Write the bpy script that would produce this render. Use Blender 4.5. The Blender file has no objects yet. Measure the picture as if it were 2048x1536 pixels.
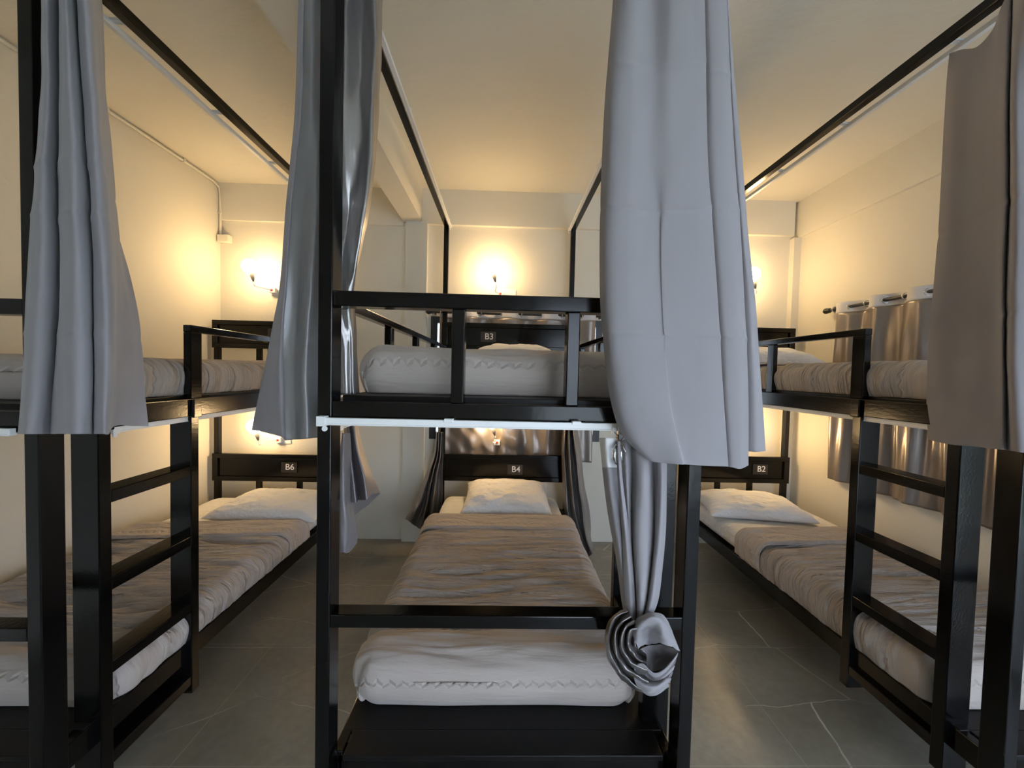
import bpy, bmesh, math, random
from mathutils import Vector, Matrix, noise
random.seed(7)
S = bpy.context.scene
C = S.collection

# ---------------------------------------------------------------- camera
CAM_H = 1.43
F_PX, YAW, PITCH, ROLL = 751.0, .0234, .0308, .0234
def cam_axes():
    cy, sy, cp, sp = math.cos(YAW), math.sin(YAW), math.cos(PITCH), math.sin(PITCH)
    f = Vector((sy*cp, cy*cp, -sp)); r = Vector((cy, -sy, 0)); u = r.cross(f)
    c, s = math.cos(ROLL), math.sin(ROLL)
    return c*r + s*u, -s*r + c*u, f
AR, AU, AF = cam_axes()
cd = bpy.data.cameras.new('camera'); cam = bpy.data.objects.new('camera', cd); C.objects.link(cam)
cd.sensor_fit = 'HORIZONTAL'; cd.sensor_width = 36; cd.lens = 36*F_PX/2048; cd.clip_start = .02
M = Matrix((( AR.x, AU.x, -AF.x, 0), (AR.y, AU.y, -AF.y, 0), (AR.z, AU.z, -AF.z, CAM_H), (0, 0, 0, 1)))
cam.matrix_world = M
S.camera = cam
def at(px, py, x=None, y=None, z=None):          # a point of the place: direction in the photo + its real distance
    d = AR*((px-1024)/F_PX) - AU*((py-768)/F_PX) + AF
    if y is not None: t = y/d.y
    elif x is not None: t = x/d.x
    else: t = (z-CAM_H)/d.z
    return Vector((0, 0, CAM_H)) + d*t

# ---------------------------------------------------------------- light and exposure
S.view_settings.view_transform = 'Standard'; S.view_settings.look = 'None'
S.view_settings.gamma = 1; S.view_settings.use_curve_mapping = False
S.view_settings.exposure = 0.27
DAY = 8.0            # strength of the daylight outside
BULB = 66.0          # radiance of the warm bulbs
w = bpy.data.worlds.new('world'); S.world = w; w.use_nodes = True
nt = w.node_tree; nt.nodes.clear()
tc = nt.nodes.new('ShaderNodeTexCoord'); sx = nt.nodes.new('ShaderNodeSeparateXYZ')
mr = nt.nodes.new('ShaderNodeMapRange'); mr.inputs[1].default_value = -1; mr.inputs[2].default_value = 1
cr = nt.nodes.new('ShaderNodeValToRGB'); bg = nt.nodes.new('ShaderNodeBackground'); wo = nt.nodes.new('ShaderNodeOutputWorld')
nt.links.new(tc.outputs['Generated'], sx.inputs[0]); nt.links.new(sx.outputs[2], mr.inputs[0])
nt.links.new(mr.outputs[0], cr.inputs[0]); nt.links.new(cr.outputs[0], bg.inputs[0]); nt.links.new(bg.outputs[0], wo.inputs[0])
def stops(ramp, st):
    el = ramp.color_ramp.elements
    el[0].position, el[0].color = st[0][0], (*st[0][1], 1); el[1].position, el[1].color = st[-1][0], (*st[-1][1], 1)
    for p, c in st[1:-1]:
        k = el.new(p); k.color = (*c, 1)
# pale sunlit paving below the horizon, dimmer sky above; greenery low down on the side where the door is
stops(cr, [(0, (.52, .60, .68)), (.47, (.56, .66, .75)), (.50, (.70, .80, .95)), (1, (.35, .48, .70))])
cg = nt.nodes.new('ShaderNodeValToRGB')
stops(cg, [(0, (.50, .60, .68)), (.385, (.52, .64, .72)), (.40, (.05, .17, .07)), (.455, (.06, .19, .08)), (.475, (.70, .82, 1.0)), (1, (.35, .48, .70))])
side = nt.nodes.new('ShaderNodeMapRange'); side.inputs[1].default_value = .70; side.inputs[2].default_value = .78
wm = nt.nodes.new('ShaderNodeMix'); wm.data_type = 'RGBA'
nt.links.new(sx.outputs[0], side.inputs[0]); nt.links.new(side.outputs[0], wm.inputs[0])
nt.links.new(mr.outputs[0], cg.inputs[0]); nt.links.new(cr.outputs[0], wm.inputs[6]); nt.links.new(cg.outputs[0], wm.inputs[7])
nt.links.new(wm.outputs[2], bg.inputs[0])
bg.inputs[1].default_value = DAY
def portal(name, loc, rot, sx_, sy_):
    l = bpy.data.lights.new(name, 'AREA'); l.shape = 'RECTANGLE'; l.size = sx_; l.size_y = sy_
    l.cycles.is_portal = True
    o = bpy.data.objects.new(name, l); C.objects.link(o); o.location = loc; o.rotation_euler = rot
WLX, WRX, DY, H, FY = -2.33, 2.45, 3.15, 2.907, -2.0     # the room
portal('portal_side_door', (WRX+.12, -.73, 1.15), (0, math.radians(90), 0), 2.3, 2.1)
portal('portal_front_door', (1.25, FY-.12, 1.15), (math.radians(90), 0, 0), 2.0, 2.3)

# ---------------------------------------------------------------- materials
def mat(name, col, rough=.5, metal=0, spec=.5, bump=None, sheen=0, coat=0, var=None, emis=None, est=0):
    m = bpy.data.materials.new(name); m.use_nodes = True
    n = m.node_tree.nodes; L = m.node_tree.links; b = n['Principled BSDF']
    b.inputs['Base Color'].default_value = (*col, 1); b.inputs['Roughness'].default_value = rough
    b.inputs['Metallic'].default_value = metal; b.inputs['Specular IOR Level'].default_value = spec
    b.inputs['Sheen Weight'].default_value = sheen; b.inputs['Coat Weight'].default_value = coat
    if emis: b.inputs['Emission Color'].default_value = (*emis, 1); b.inputs['Emission Strength'].default_value = est
    t = n.new('ShaderNodeTexCoord')
    if var:                                     # (scale, amount)
        nz = n.new('ShaderNodeTexNoise'); nz.inputs['Scale'].default_value = var[0]; nz.inputs['Detail'].default_value = 6
        L.new(t.outputs['Object'], nz.inputs['Vector'])
        mx = n.new('ShaderNodeMix'); mx.data_type = 'RGBA'
        mx.inputs[6].default_value = (*[c*(1-var[1]) for c in col], 1); mx.inputs[7].default_value = (*[min(1, c*(1+var[1])) for c in col], 1)
        L.new(nz.outputs['Fac'], mx.inputs[0]); L.new(mx.outputs[2], b.inputs['Base Color'])
    if bump:                                    # list of (scale xyz, strength, distance)
        prev = None
        for sc, st, di in bump:
            mp = n.new('ShaderNodeMapping'); mp.inputs['Scale'].default_value = sc
            L.new(t.outputs['Object'], mp.inputs[0])
            nz = n.new('ShaderNodeTexNoise'); nz.inputs['Scale'].default_value = 1; nz.inputs['Detail'].default_value = 5
            L.new(mp.outputs[0], nz.inputs['Vector'])
            bp = n.new('ShaderNodeBump'); bp.inputs['Strength'].default_value = st; bp.inputs['Distance'].default_value = di
            L.new(nz.outputs['Fac'], bp.inputs['Height'])
            if prev: L.new(prev.outputs[0], bp.inputs['Normal'])
            prev = bp
        L.new(prev.outputs[0], b.inputs['Normal'])
    return m
M_wall = mat('painted_plaster', (.72, .69, .60), .62, bump=[((3, 3, 3), .25, .02), ((38, 38, 38), .22, .004)])
M_ceil = mat('ceiling_plaster', (.72, .69, .60), .7, bump=[((5, 9, 5), .35, .02), ((40, 40, 40), .2, .003)])
M_black = mat('black_gloss_paint', (.004, .004, .0045), .16, spec=.3, bump=[((30, 30, 12), .08, .003)])
M_blackw = mat('black_brushed_paint', (.003, .003, .0034), .15, spec=.33, bump=[((110, 40, 110), .10, .002), ((260, 160, 260), .10, .001)])
M_board = mat('black_board', (.004, .004, .0045), .42, spec=.3, bump=[((20, 20, 20), .2, .004)], var=(9, .35))
M_white = mat('white_plastic', (.80, .81, .82), .35)
M_tile = None
M_curt = mat('matte_curtain_cloth', (.275, .258, .275), .85, spec=.2, sheen=.25, bump=[((420, 420, 40), .12, .001), ((500, 500, 500), .1, .0006)])
M_satin = mat('satin_curtain_cloth', (.31, .29, .285), .28, metal=.72, bump=[((14, 14, 5), .35, .012), ((300, 300, 300), .06, .0006)])
M_satins = mat('soft_satin_cloth', (.27, .265, .27), .42, metal=.35, bump=[((10, 10, 3), .25, .010)])
M_satinw = mat('window_satin_cloth', (.30, .26, .235), .34, metal=.55, bump=[((16, 16, 5), .3, .010)])
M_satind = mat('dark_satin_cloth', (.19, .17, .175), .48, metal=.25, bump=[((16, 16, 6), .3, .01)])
M_head = mat('white_header_band', (.66, .65, .66), .7)
M_sheet = mat('white_cotton', (.80, .79, .78), .8, sheen=.1, bump=[((9, 16, 16), .6, .04), ((26, 20, 20), .5, .012), ((60, 60, 60), .2, .004)])
M_chrome = mat('chrome', (.6, .6, .6), .18, metal=1)
M_holder = mat('lamp_holder_plastic', (.30, .29, .28), .5)
M_bulb = mat('glowing_bulb', (1, .9, .7), .4, emis=(1.0, .675, .33), est=BULB)
M_red = mat('red_indicator', (.45, .02, .02), .4)
M_plate = mat('bed_number_plate', (.035, .033, .03), .25)
M_text = mat('white_lettering', (.85, .83, .80), .5)
M_glass = bpy.data.materials.new('window_glass'); M_glass.use_nodes = True
_b = M_glass.node_tree.nodes['Principled BSDF']; _b.inputs['Transmission Weight'].default_value = 1; _b.inputs['Roughness'].default_value = 0; _b.inputs['IOR'].default_value = 1.02
M_wframe = mat('dark_window_frame', (.02, .022, .025), .4)

def blanket_mat(name, col):
    m = mat(name, col, .85, sheen=.2)
    n = m.node_tree.nodes; L = m.node_tree.links; b = n['Principled BSDF']
    uv = n.new('ShaderNodeUVMap'); sp = n.new('ShaderNodeSeparateXYZ'); L.new(uv.outputs[0], sp.inputs[0])
    def mth(op, a, c=None):
        k = n.new('ShaderNodeMath'); k.operation = op
        for i, v in enumerate((a, c)):
            if v is None: continue
            if isinstance(v, (int, float)): k.inputs[i].default_value = v
            else: L.new(v, k.inputs[i])
        return k.outputs[0]
    zig = mth('MULTIPLY', mth('PINGPONG', sp.outputs[0], .021), .5)       # quilting zigzag
    off = mth('SUBTRACT', sp.outputs[1], .10)
    dist = mth('PINGPONG', mth('ADD', off, zig), .10)                     # a seam every 0.24 m
    seam = mth('MULTIPLY', mth('MINIMUM', mth('MULTIPLY', dist, 130), 1.0), .55)
    puff = mth('MULTIPLY', mth('MINIMUM', mth('MULTIPLY', mth('PINGPONG', off, .10), 14), 1.0), .5)
    mp = n.new('ShaderNodeMapping'); mp.inputs['Scale'].default_value = (3.0, 22, 1); L.new(uv.outputs[0], mp.inputs[0])
    nz = n.new('ShaderNodeTexNoise'); nz.inputs['Scale'].default_value = 1; nz.inputs['Detail'].default_value = 5; nz.inputs['Distortion'].default_value = .7
    L.new(mp.outputs[0], nz.inputs['Vector'])
    mp2 = n.new('ShaderNodeMapping'); mp2.inputs['Scale'].default_value = (11, 60, 1); L.new(uv.outputs[0], mp2.inputs[0])
    nz2 = n.new('ShaderNodeTexNoise'); nz2.inputs['Scale'].default_value = 1; nz2.inputs['Detail'].default_value = 3; nz2.inputs['Distortion'].default_value = 1
    L.new(mp2.outputs[0], nz2.inputs['Vector'])
    # the wrinkles lie on the top, the foot end is pulled smooth
    top = mth('MINIMUM', mth('MAXIMUM', mth('MULTIPLY', mth('SUBTRACT', sp.outputs[1], .22), 6), .12), 1.0)
    b1 = n.new('ShaderNodeBump'); b1.inputs['Distance'].default_value = .008; b1.inputs['Strength'].default_value = 1
    L.new(mth('ADD', seam, puff), b1.inputs['Height'])
    b2 = n.new('ShaderNodeBump'); b2.inputs['Distance'].default_value = .06; b2.inputs['Strength'].default_value = 1
    L.new(mth('MULTIPLY', nz.outputs['Fac'], top), b2.inputs['Height']); L.new(b1.outputs[0], b2.inputs['Normal'])
    b3 = n.new('ShaderNodeBump'); b3.inputs['Distance'].default_value = .012; b3.inputs['Strength'].default_value = .9
    L.new(mth('MULTIPLY', nz2.outputs['Fac'], top), b3.inputs['Height']); L.new(b2.outputs[0], b3.inputs['Normal'])
    L.new(b3.outputs[0], b.inputs['Normal'])
    return m
M_blanket = blanket_mat('taupe_quilted_cotton', (.44, .385, .345))

def floor_mat():
    m = bpy.data.materials.new('stone_look_tile'); m.use_nodes = True
    n = m.node_tree.nodes; L = m.node_tree.links; b = n['Principled BSDF']
    b.inputs['Specular IOR Level'].default_value = .85
    t = n.new('ShaderNodeTexCoord')
    def noise_(sc, det, vec=None, dis=0):
        z = n.new('ShaderNodeTexNoise'); z.inputs['Scale'].default_value = sc; z.inputs['Detail'].default_value = det; z.inputs['Distortion'].default_value = dis
        L.new(vec or t.outputs['Object'], z.inputs['Vector']); return z
    def ramp(src, *st):
        r = n.new('ShaderNodeValToRGB'); r.color_ramp.elements[0].position = st[0][0]; r.color_ramp.elements[0].color = (*st[0][1], 1)
        r.color_ramp.elements[1].position = st[-1][0]; r.color_ramp.elements[1].color = (*st[-1][1], 1)
        for p, c in st[1:-1]:
            k = r.color_ramp.elements.new(p); k.color = (*c, 1)
        L.new(src, r.inputs[0]); return r.outputs[0]
    def mix(f, a, c, mode='MIX'):
        x = n.new('ShaderNodeMix'); x.data_type = 'RGBA'; x.blend_type = mode
        if isinstance(f, float): x.inputs[0].default_value = f
        else: L.new(f, x.inputs[0])
        for i, v in ((6, a), (7, c)):
            if isinstance(v, tuple): x.inputs[i].default_value = (*v, 1)
            else: L.new(v, x.inputs[i])
        return x.outputs[2]
    base = ramp(noise_(1.6, 10).outputs['Fac'], (.3, (.20, .185, .145)), (.5, (.28, .26, .21)), (.7, (.37, .345, .285)))
    fine = ramp(noise_(30, 10).outputs['Fac'], (.25, (.85, .85, .85)), (.75, (1.12, 1.12, 1.12)))
    col = mix(.8, base, fine, 'MULTIPLY')
    # thin white veins: crooked cell borders, broken up by noise
    wv = n.new('ShaderNodeVectorMath'); wv.operation = 'ADD'
    sc = n.new('ShaderNodeVectorMath'); sc.operation = 'SCALE'; sc.inputs[3].default_value = .16
    L.new(noise_(1.8, 4).outputs['Color'], sc.inputs[0]); L.new(t.outputs['Object'], wv.inputs[0]); L.new(sc.outputs[0], wv.inputs[1])
    mp = n.new('ShaderNodeMapping'); mp.inputs['Scale'].default_value = (.55, 1.7, 1); mp.inputs['Rotation'].default_value = (0, 0, .35)
    L.new(wv.outputs[0], mp.inputs[0])
    vo = n.new('ShaderNodeTexVoronoi'); vo.voronoi_dimensions = '2D'; vo.feature = 'DISTANCE_TO_EDGE'; vo.inputs['Scale'].default_value = 2.0; L.new(mp.outputs[0], vo.inputs['Vector'])
    vein = ramp(vo.outputs['Distance'], (.001, (1, 1, 1)), (.0055, (0, 0, 0)))
    brk = ramp(noise_(2.6, 3).outputs['Fac'], (.43, (0, 0, 0)), (.58, (1, 1, 1)))
    col = mix(mix(1.0, vein, brk, 'MULTIPLY'), col, (.75, .73, .66))
    # grout
    br = n.new('ShaderNodeTexBrick'); br.offset = 0; br.inputs['Scale'].default_value = 1
    br.inputs['Brick Width'].default_value = 1.155; br.inputs['Row Height'].default_value = .6
    br.inputs['Mortar Size'].default_value = .0022; br.inputs['Mortar Smooth'].default_value = .3
    m2 = n.new('ShaderNodeMapping'); m2.inputs['Location'].default_value = (0, -.12, 0); L.new(t.outputs['Object'], m2.inputs[0]); L.new(m2.outputs[0], br.inputs['Vector'])
    col = mix(br.outputs['Fac'], col, (.36, .34, .29))
    L.new(col, b.inputs['Base Color'])
    bp = n.new('ShaderNodeBump'); bp.inputs['Strength'].default_value = .15; bp.inputs['Distance'].default_value = .004
    L.new(noise_(26, 5).outputs['Fac'], bp.inputs['Height']); L.new(bp.outputs[0], b.inputs['Normal'])
    rr = n.new('ShaderNodeMapRange'); rr.inputs[3].default_value = .285; rr.inputs[4].default_value = .33
    L.new(noise_(5, 5).outputs['Fac'], rr.inputs[0]); L.new(rr.outputs[0], b.inputs['Roughness'])
    return m
M_tile = floor_mat()

# ---------------------------------------------------------------- helpers
def empty(name, loc=(0, 0, 0), label=None, cat=None, group=None):
    o = bpy.data.objects.new(name, None); o.empty_display_size = .05; C.objects.link(o); o.location = loc
    if label: o['label'] = label
    if cat: o['category'] = cat
    if group: o['group'] = group
    return o
def tag(o, label, cat, group=None):
    o['label'] = label; o['category'] = cat
    if group: o['group'] = group
    return o
def abs_loc(o):
    v = Vector(o.location); p = o.parent
    while p: v += Vector(p.location); p = p.parent
    return v
def link(name, me, m, parent=None, smooth=False):
    """mesh given in world coordinates; becomes a child without moving"""
    o = bpy.data.objects.new(name, me); C.objects.link(o)
    if m: me.materials.append(m)
    if smooth:
        for p in me.polygons: p.use_smooth = True
    if parent is not None:
        o.parent = parent; off = abs_loc(parent)
        me.transform(Matrix.Translation(-off))
    return o
def bx(bm, x0, x1, y0, y1, z0, z1):
    v = [bm.verts.new(p) for p in ((x0, y0, z0), (x1, y0, z0), (x1, y1, z0), (x0, y1, z0), (x0, y0, z1), (x1, y0, z1), (x1, y1, z1), (x0, y1, z1))]
    for f in ((3, 2, 1, 0), (4, 5, 6, 7), (0, 1, 5, 4), (1, 2, 6, 5), (2, 3, 7, 6), (3, 0, 4, 7)):
        bm.faces.new([v[i] for i in f])
def fin(name, bm, m, parent=None, bevel=0, smooth=False, segs=2):
    me = bpy.data.meshes.new(name); bm.normal_update(); bm.to_mesh(me); bm.free()
    o = link(name, me, m, parent, smooth)
    if bevel:
        b = o.modifiers.new('bevel', 'BEVEL'); b.width = bevel; b.segments = segs; b.limit_method = 'ANGLE'
    return o
def box(name, x0, x1, y0, y1, z0, z1, m, parent=None, bevel=.003):
    bm = bmesh.new(); bx(bm, min(x0, x1), max(x0, x1), min(y0, y1), max(y0, y1), min(z0, z1), max(z0, z1))
    return fin(name, bm, m, parent, bevel)
def struct(name, bm, m, parent=None):
    o = fin(name, bm, m, parent)
    if parent is None: o['kind'] = 'structure'
    return o
def tube(bm, pts, r, seg=10, caps=True):
    pts = [Vector(p) for p in pts]; n = len(pts); rr = r if isinstance(r, (list, tuple)) else [r]*n
    rings = []; up = Vector((0, 0, 1))
    for i, p in enumerate(pts):
        d = (pts[min(i+1, n-1)] - pts[max(i-1, 0)]).normalized()
        a = up if abs(d.dot(up)) < .95 else Vector((1, 0, 0))
        s = d.cross(a).normalized(); t = d.cross(s).normalized()
        rings.append([bm.verts.new(p + (s*math.cos(k*2*math.pi/seg) + t*math.sin(k*2*math.pi/seg))*rr[i]) for k in range(seg)])
    for a, b in zip(rings, rings[1:]):
        for k in range(seg): bm.faces.new((a[k], b[k], b[(k+1) % seg], a[(k+1) % seg]))
    if caps: bm.faces.new(rings[0]); bm.faces.new(rings[-1][::-1])
def tubeobj(name, pts, r, m, parent=None, seg=10):
    bm = bmesh.new(); tube(bm, pts, r, seg); bmesh.ops.recalc_face_normals(bm, faces=bm.faces)
    return fin(name, bm, m, parent, smooth=True)
def cm(p0, p1, p2, p3, t):
    return .5*((2*p1) + (p2-p0)*t + (2*p0-5*p1+4*p2-p3)*t*t + (3*p1-p0-3*p2+p3)*t*t*t)
def spl(P, s):                                   # Catmull-Rom through P, s in 0..1
    n = len(P)-1; f = min(max(s, 0), 1)*n; i = min(int(f), n-1); t = f-i
    return cm(P[max(i-1, 0)], P[i], P[i+1], P[min(i+2, n)], t)
def smoothpts(P, n): return [spl([Vector(p) for p in P], i/(n-1)) for i in range(n)]
def grid(name, fn, nu, nv, m, parent=None, thick=0, uvfn=None):
    vs = [fn(i/(nu-1), j/(nv-1)) for j in range(nv) for i in range(nu)]
    fs = [(j*nu+i, j*nu+i+1, (j+1)*nu+i+1, (j+1)*nu+i) for j in range(nv-1) for i in range(nu-1)]
    me = bpy.data.meshes.new(name); me.from_pydata([tuple(v) for v in vs], [], fs)
    if uvfn:
        uv = me.uv_layers.new(name='UVMap')
        for p in me.polygons:
            for li in p.loop_indices:
                k = me.loops[li].vertex_index; uv.data[li].uv = uvfn((k % nu)/(nu-1), (k//nu)/(nv-1))
    o = link(name, me, m, parent, True)
    if thick:
        s = o.modifiers.new('thickness', 'SOLIDIFY'); s.thickness = thick; s.offset = 0
    return o
def cloth(name, rows, m, parent=None, nu=170, nv=130, wr=.004, seed=0, thick=.0018, fs=(7, 7, 3), creases=()):
    """rows: cross-sections from top to bottom, each a list of points along the cloth"""
    rows = [[Vector(p) for p in r] for r in rows]
    def fn(u, v):
        p = spl([spl(r, u) for r in rows], v)
        q = Vector((p.x*fs[0]+seed*3.1, p.y*fs[1], p.z*fs[2]))
        a = noise.noise(q)*wr + noise.noise(q*3.1)*wr*.35
        for zc_, sl, dep in creases:             # pressed-in fold lines: height, sag across the width, depth
            k = abs(p.z - (zc_ + sl*(u-.5)**2*4 + .004*noise.noise(Vector((u*9, seed, zc_)))))
            if k < .08: p = p - Vector((0, dep*math.exp(-k/.011), 0))
        return p + Vector((a*.5, a, a*.15))
    return grid(name, fn, nu, nv, m, parent, thick)

# ---------------------------------------------------------------- the room
bm = bmesh.new(); bx(bm, WLX-.3, WRX+2.2, FY-.3, DY+.3, -.12, 0); struct('floor', bm, M_tile)
bm = bmesh.new(); bx(bm, WLX-.3, WRX+.3, FY-.3, DY+.3, H, H+.15); struct('ceiling', bm, M_ceil)
bm = bmesh.new(); bx(bm, WLX-.15, WLX, FY-.15, DY+.15, 0, H); struct('wall_left', bm, M_wall)
# back wall with a window opening behind the middle bunk
BWX0, BWX1, BWZ0, BWZ1 = -.61, .82, .86, 1.88
bm = bmesh.new()
bx(bm, WLX, BWX0, DY, DY+.15, 0, H); bx(bm, BWX1, WRX, DY, DY+.15, 0, H); bx(bm, BWX0, BWX1, DY, DY+.15, 0, BWZ0); bx(bm, BWX0, BWX1, DY, DY+.15, BWZ1, H)
struct('wall_back', bm, M_wall)
# right wall: window beside the right bunk, wide glazed door nearer the camera
RWY0, RWY1, RWZ0, RWZ1 = 1.62, 2.6, .86, 1.88
DOY0, DOY1, DOZ = -1.85, .38, 2.2
bm = bmesh.new(); X0, X1 = WRX, WRX+.15
bx(bm, X0, X1, RWY1, DY+.15, 0, H); bx(bm, X0, X1, RWY0, RWY1, 0, RWZ0); bx(bm, X0, X1, RWY0, RWY1, RWZ1, H)
bx(bm, X0, X1, DOY1, RWY0, 0, H); bx(bm, X0, X1, DOY0, DOY1, DOZ, H); bx(bm, X0, X1, FY-.15, DOY0, 0, H)
struct('wall_right', bm, M_wall)
FX0, FX1, FZ = .35, 2.2, 2.2
bm = bmesh.new()
bx(bm, WLX, FX0, FY-.15, FY, 0, H); bx(bm, FX1, WRX, FY-.15, FY, 0, H); bx(bm, FX0, FX1, FY-.15, FY, FZ, H)
struct('wall_front', bm, M_wall)
def frame(name, a0, a1, z0, z1, pos, axis, t=.05, d=.06, mid=True):
    """rectangular frame; axis 'x' spans x at y=pos, axis 'y' spans y at x=pos"""
    bm = bmesh.new()
    def b(p0, p1, q0, q1):
        if axis == 'x': bx(bm, p0, p1, pos, pos+d, q0, q1)
        else: bx(bm, pos, pos+d, p0, p1, q0, q1)
    b(a0, a0+t, z0, z1); b(a1-t, a1, z0, z1); b(a0+t, a1-t, z1-t, z1); b(a0+t, a1-t, z0, z0+t)
    if mid: c = (a0+a1)/2; b(c-t/2, c+t/2, z0+t, z1-t)
    o = struct(name, bm, M_wframe)
    bm = bmesh.new(); c = pos+d/2
    if axis == 'x': bx(bm, a0+t*.5, a1-t*.5, c-.002, c+.002, z0+t*.5, z1-t*.5)
    else: bx(bm, c-.002, c+.002, a0+t*.5, a1-t*.5, z0+t*.5, z1-t*.5)
    fin('pane', bm, M_glass, o)
    return o
frame('window_1', BWX0, BWX1, BWZ0, BWZ1, DY-.012, 'x', .055)
frame('window_2', RWY0, RWY1, RWZ0, RWZ1, WRX-.005, 'y', .05)
frame('door_1', DOY0, DOY1, 0, DOZ, WRX+.02, 'y', .06)
frame('door_2', FX0, FX1, 0, FZ, FY-.09, 'x', .06)
# beams and columns
bm = bmesh.new(); bx(bm, -.845, -.69, FY, DY, 2.64, H); struct('trim_1', bm, M_wall)
bm = bmesh.new(); bx(bm, -.82, -.645, DY-.045, DY, 0, 2.64); struct('trim_2', bm, M_wall)
bm = bmesh.new(); bx(bm, -.69, 2.40, DY-.035, DY, 2.625, H); struct('trim_3', bm, M_wall)
bm = bmesh.new(); bx(bm, WLX, -.845, DY-.02, DY, 2.61, H); struct('trim_4', bm, M_wall)
bm = bmesh.new(); bx(bm, WRX-.025, WRX, FY, DY, 2.605, H); struct('trim_5', bm, M_wall)
bm = bmesh.new(); bx(bm, WRX-.06, WRX, DY-.05, DY, 0, 2.605); struct('trim_6', bm, M_wall)

# ---------------------------------------------------------------- conduit and junction box
t = empty('conduit_pipe', (-2.315, 3.0, 2.88), 'thin cream plastic conduit running along the left wall under the ceiling and down the corner', 'pipe')
tubeobj('pipe', [(-2.316, y, 2.885) for y in (FY+.05, 0, 1.5, 2.9)] + [(-2.316, 3.06, 2.88), (-2.315, 3.11, 2.86), (-2.315, 3.125, 2.80)] + [(-2.315, 3.128, z) for z in (2.7, 2.55, 2.49)], .009, M_wall, t)
for y in (.8, 1.55, 2.26, 2.78):
    box('pipe_clip', -2.329, -2.303, y-.008, y+.008, 2.870, 2.900, M_wall, t, .002)
box('pipe_clip', -2.327, -2.303, 3.115, 3.149, 2.655, 2.67, M_wall, t, .002)
t = empty('junction_box', (-2.28, 3.13, 2.42), 'small cream junction box in the left rear corner below the conduit', 'junction box')
box('box_body', -2.325, -2.235, 3.105, 3.149, 2.425, 2.485, M_wall, t, .004)
box('box_lid', -2.322, -2.238, 3.099, 3.1048, 2.428, 2.482, M_wall, t, .002)

# ---------------------------------------------------------------- bunks
Y1, Y2 = 1.015, 3.06
def text_mesh(name, s, size, loc, m, parent):
    cu = bpy.data.curves.new(name, 'FONT'); cu.body = s; cu.size = size; cu.extrude = .0008; cu.align_x = 'CENTER'; cu.align_y = 'CENTER'; cu.offset = size*.006
    o = bpy.data.objects.new(name, cu); C.objects.link(o)
    dg = bpy.context.evaluated_depsgraph_get(); me = bpy.data.meshes.new_from_object(o.evaluated_get(dg))
    bpy.data.objects.remove(o); bpy.data.curves.remove(cu)
    me.transform(Matrix.Translation(loc) @ Matrix.Rotation(math.radians(90), 4, 'X'))
    me.materials.clear()
    return link(name, me, m, parent)
def track(parent, p0, p1, ax, side, clips=(), cap0=True, cap1=True, gap_=.02):
    """white plastic curtain rail between two points; ax 'x' or 'y'"""
    bm = bmesh.new(); h, d = .017, .014
    (x0, y0, z), (x1, y1, _) = p0, p1
    if ax == 'x': bx(bm, x0, x1, y0-d/2, y0+d/2, z-h/2, z+h/2); bx(bm, x0, x1, y0-d/2-.002, y0+d/2+.002, z-h/2-.002, z-h/2+.002)
    else: bx(bm, x0-d/2, x0+d/2, y0, y1, z-h/2, z+h/2); bx(bm, x0-d/2-.002, x0+d/2+.002, y0, y1, z-h/2-.002, z-h/2+.002)
    o = fin('curtain_track', bm, M_white, parent, .001)
    for c in clips:
        if ax == 'x': box('track_clip', c-.012, c+.012, y0-d/2-.003, y0+d/2+.003, z+h/2-.006, z+h/2+.004, M_white, o, .001)
        else: box('track_clip', x0-d/2-.003+min(0, side*gap_), x0+d/2+.003+max(0, side*gap_), c-.009, c+.009, z+h/2-.004, z+h/2+.004, M_white, o, .001)
    for q, on in ((0, cap0), (1, cap1)):
        if not on: continue
        bm = bmesh.new()
        if ax == 'x':
            xc = x0 if q == 0 else x1
            bx(bm, xc-.011, xc+.011, y0-d/2-.004, y0+d/2+.004, z-h/2-.005, z+h/2+.004)
            bmesh.ops.create_cone(bm, cap_ends=True, segments=14, radius1=.007, radius2=.007, depth=.004, matrix=Matrix.Translation((xc+.008, y0-.004, z-h/2-.012)) @ Matrix.Rotation(math.pi/2, 4, 'X'))
        else:
            yc = y0 if q == 0 else y1
            bx(bm, x0-d/2-.004, x0+d/2+.004, yc-.011, yc+.011, z-h/2-.005, z+h/2+.004)
            bmesh.ops.create_cone(bm, cap_ends=True, segments=14, radius1=.007, radius2=.007, depth=.004, matrix=Matrix.Translation((x0-.004, yc+.008, z-h/2-.012)) @ Matrix.Rotation(math.pi/2, 4, 'Y'))
        fin('end_cap', bm, M_white, o)
    return o

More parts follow.
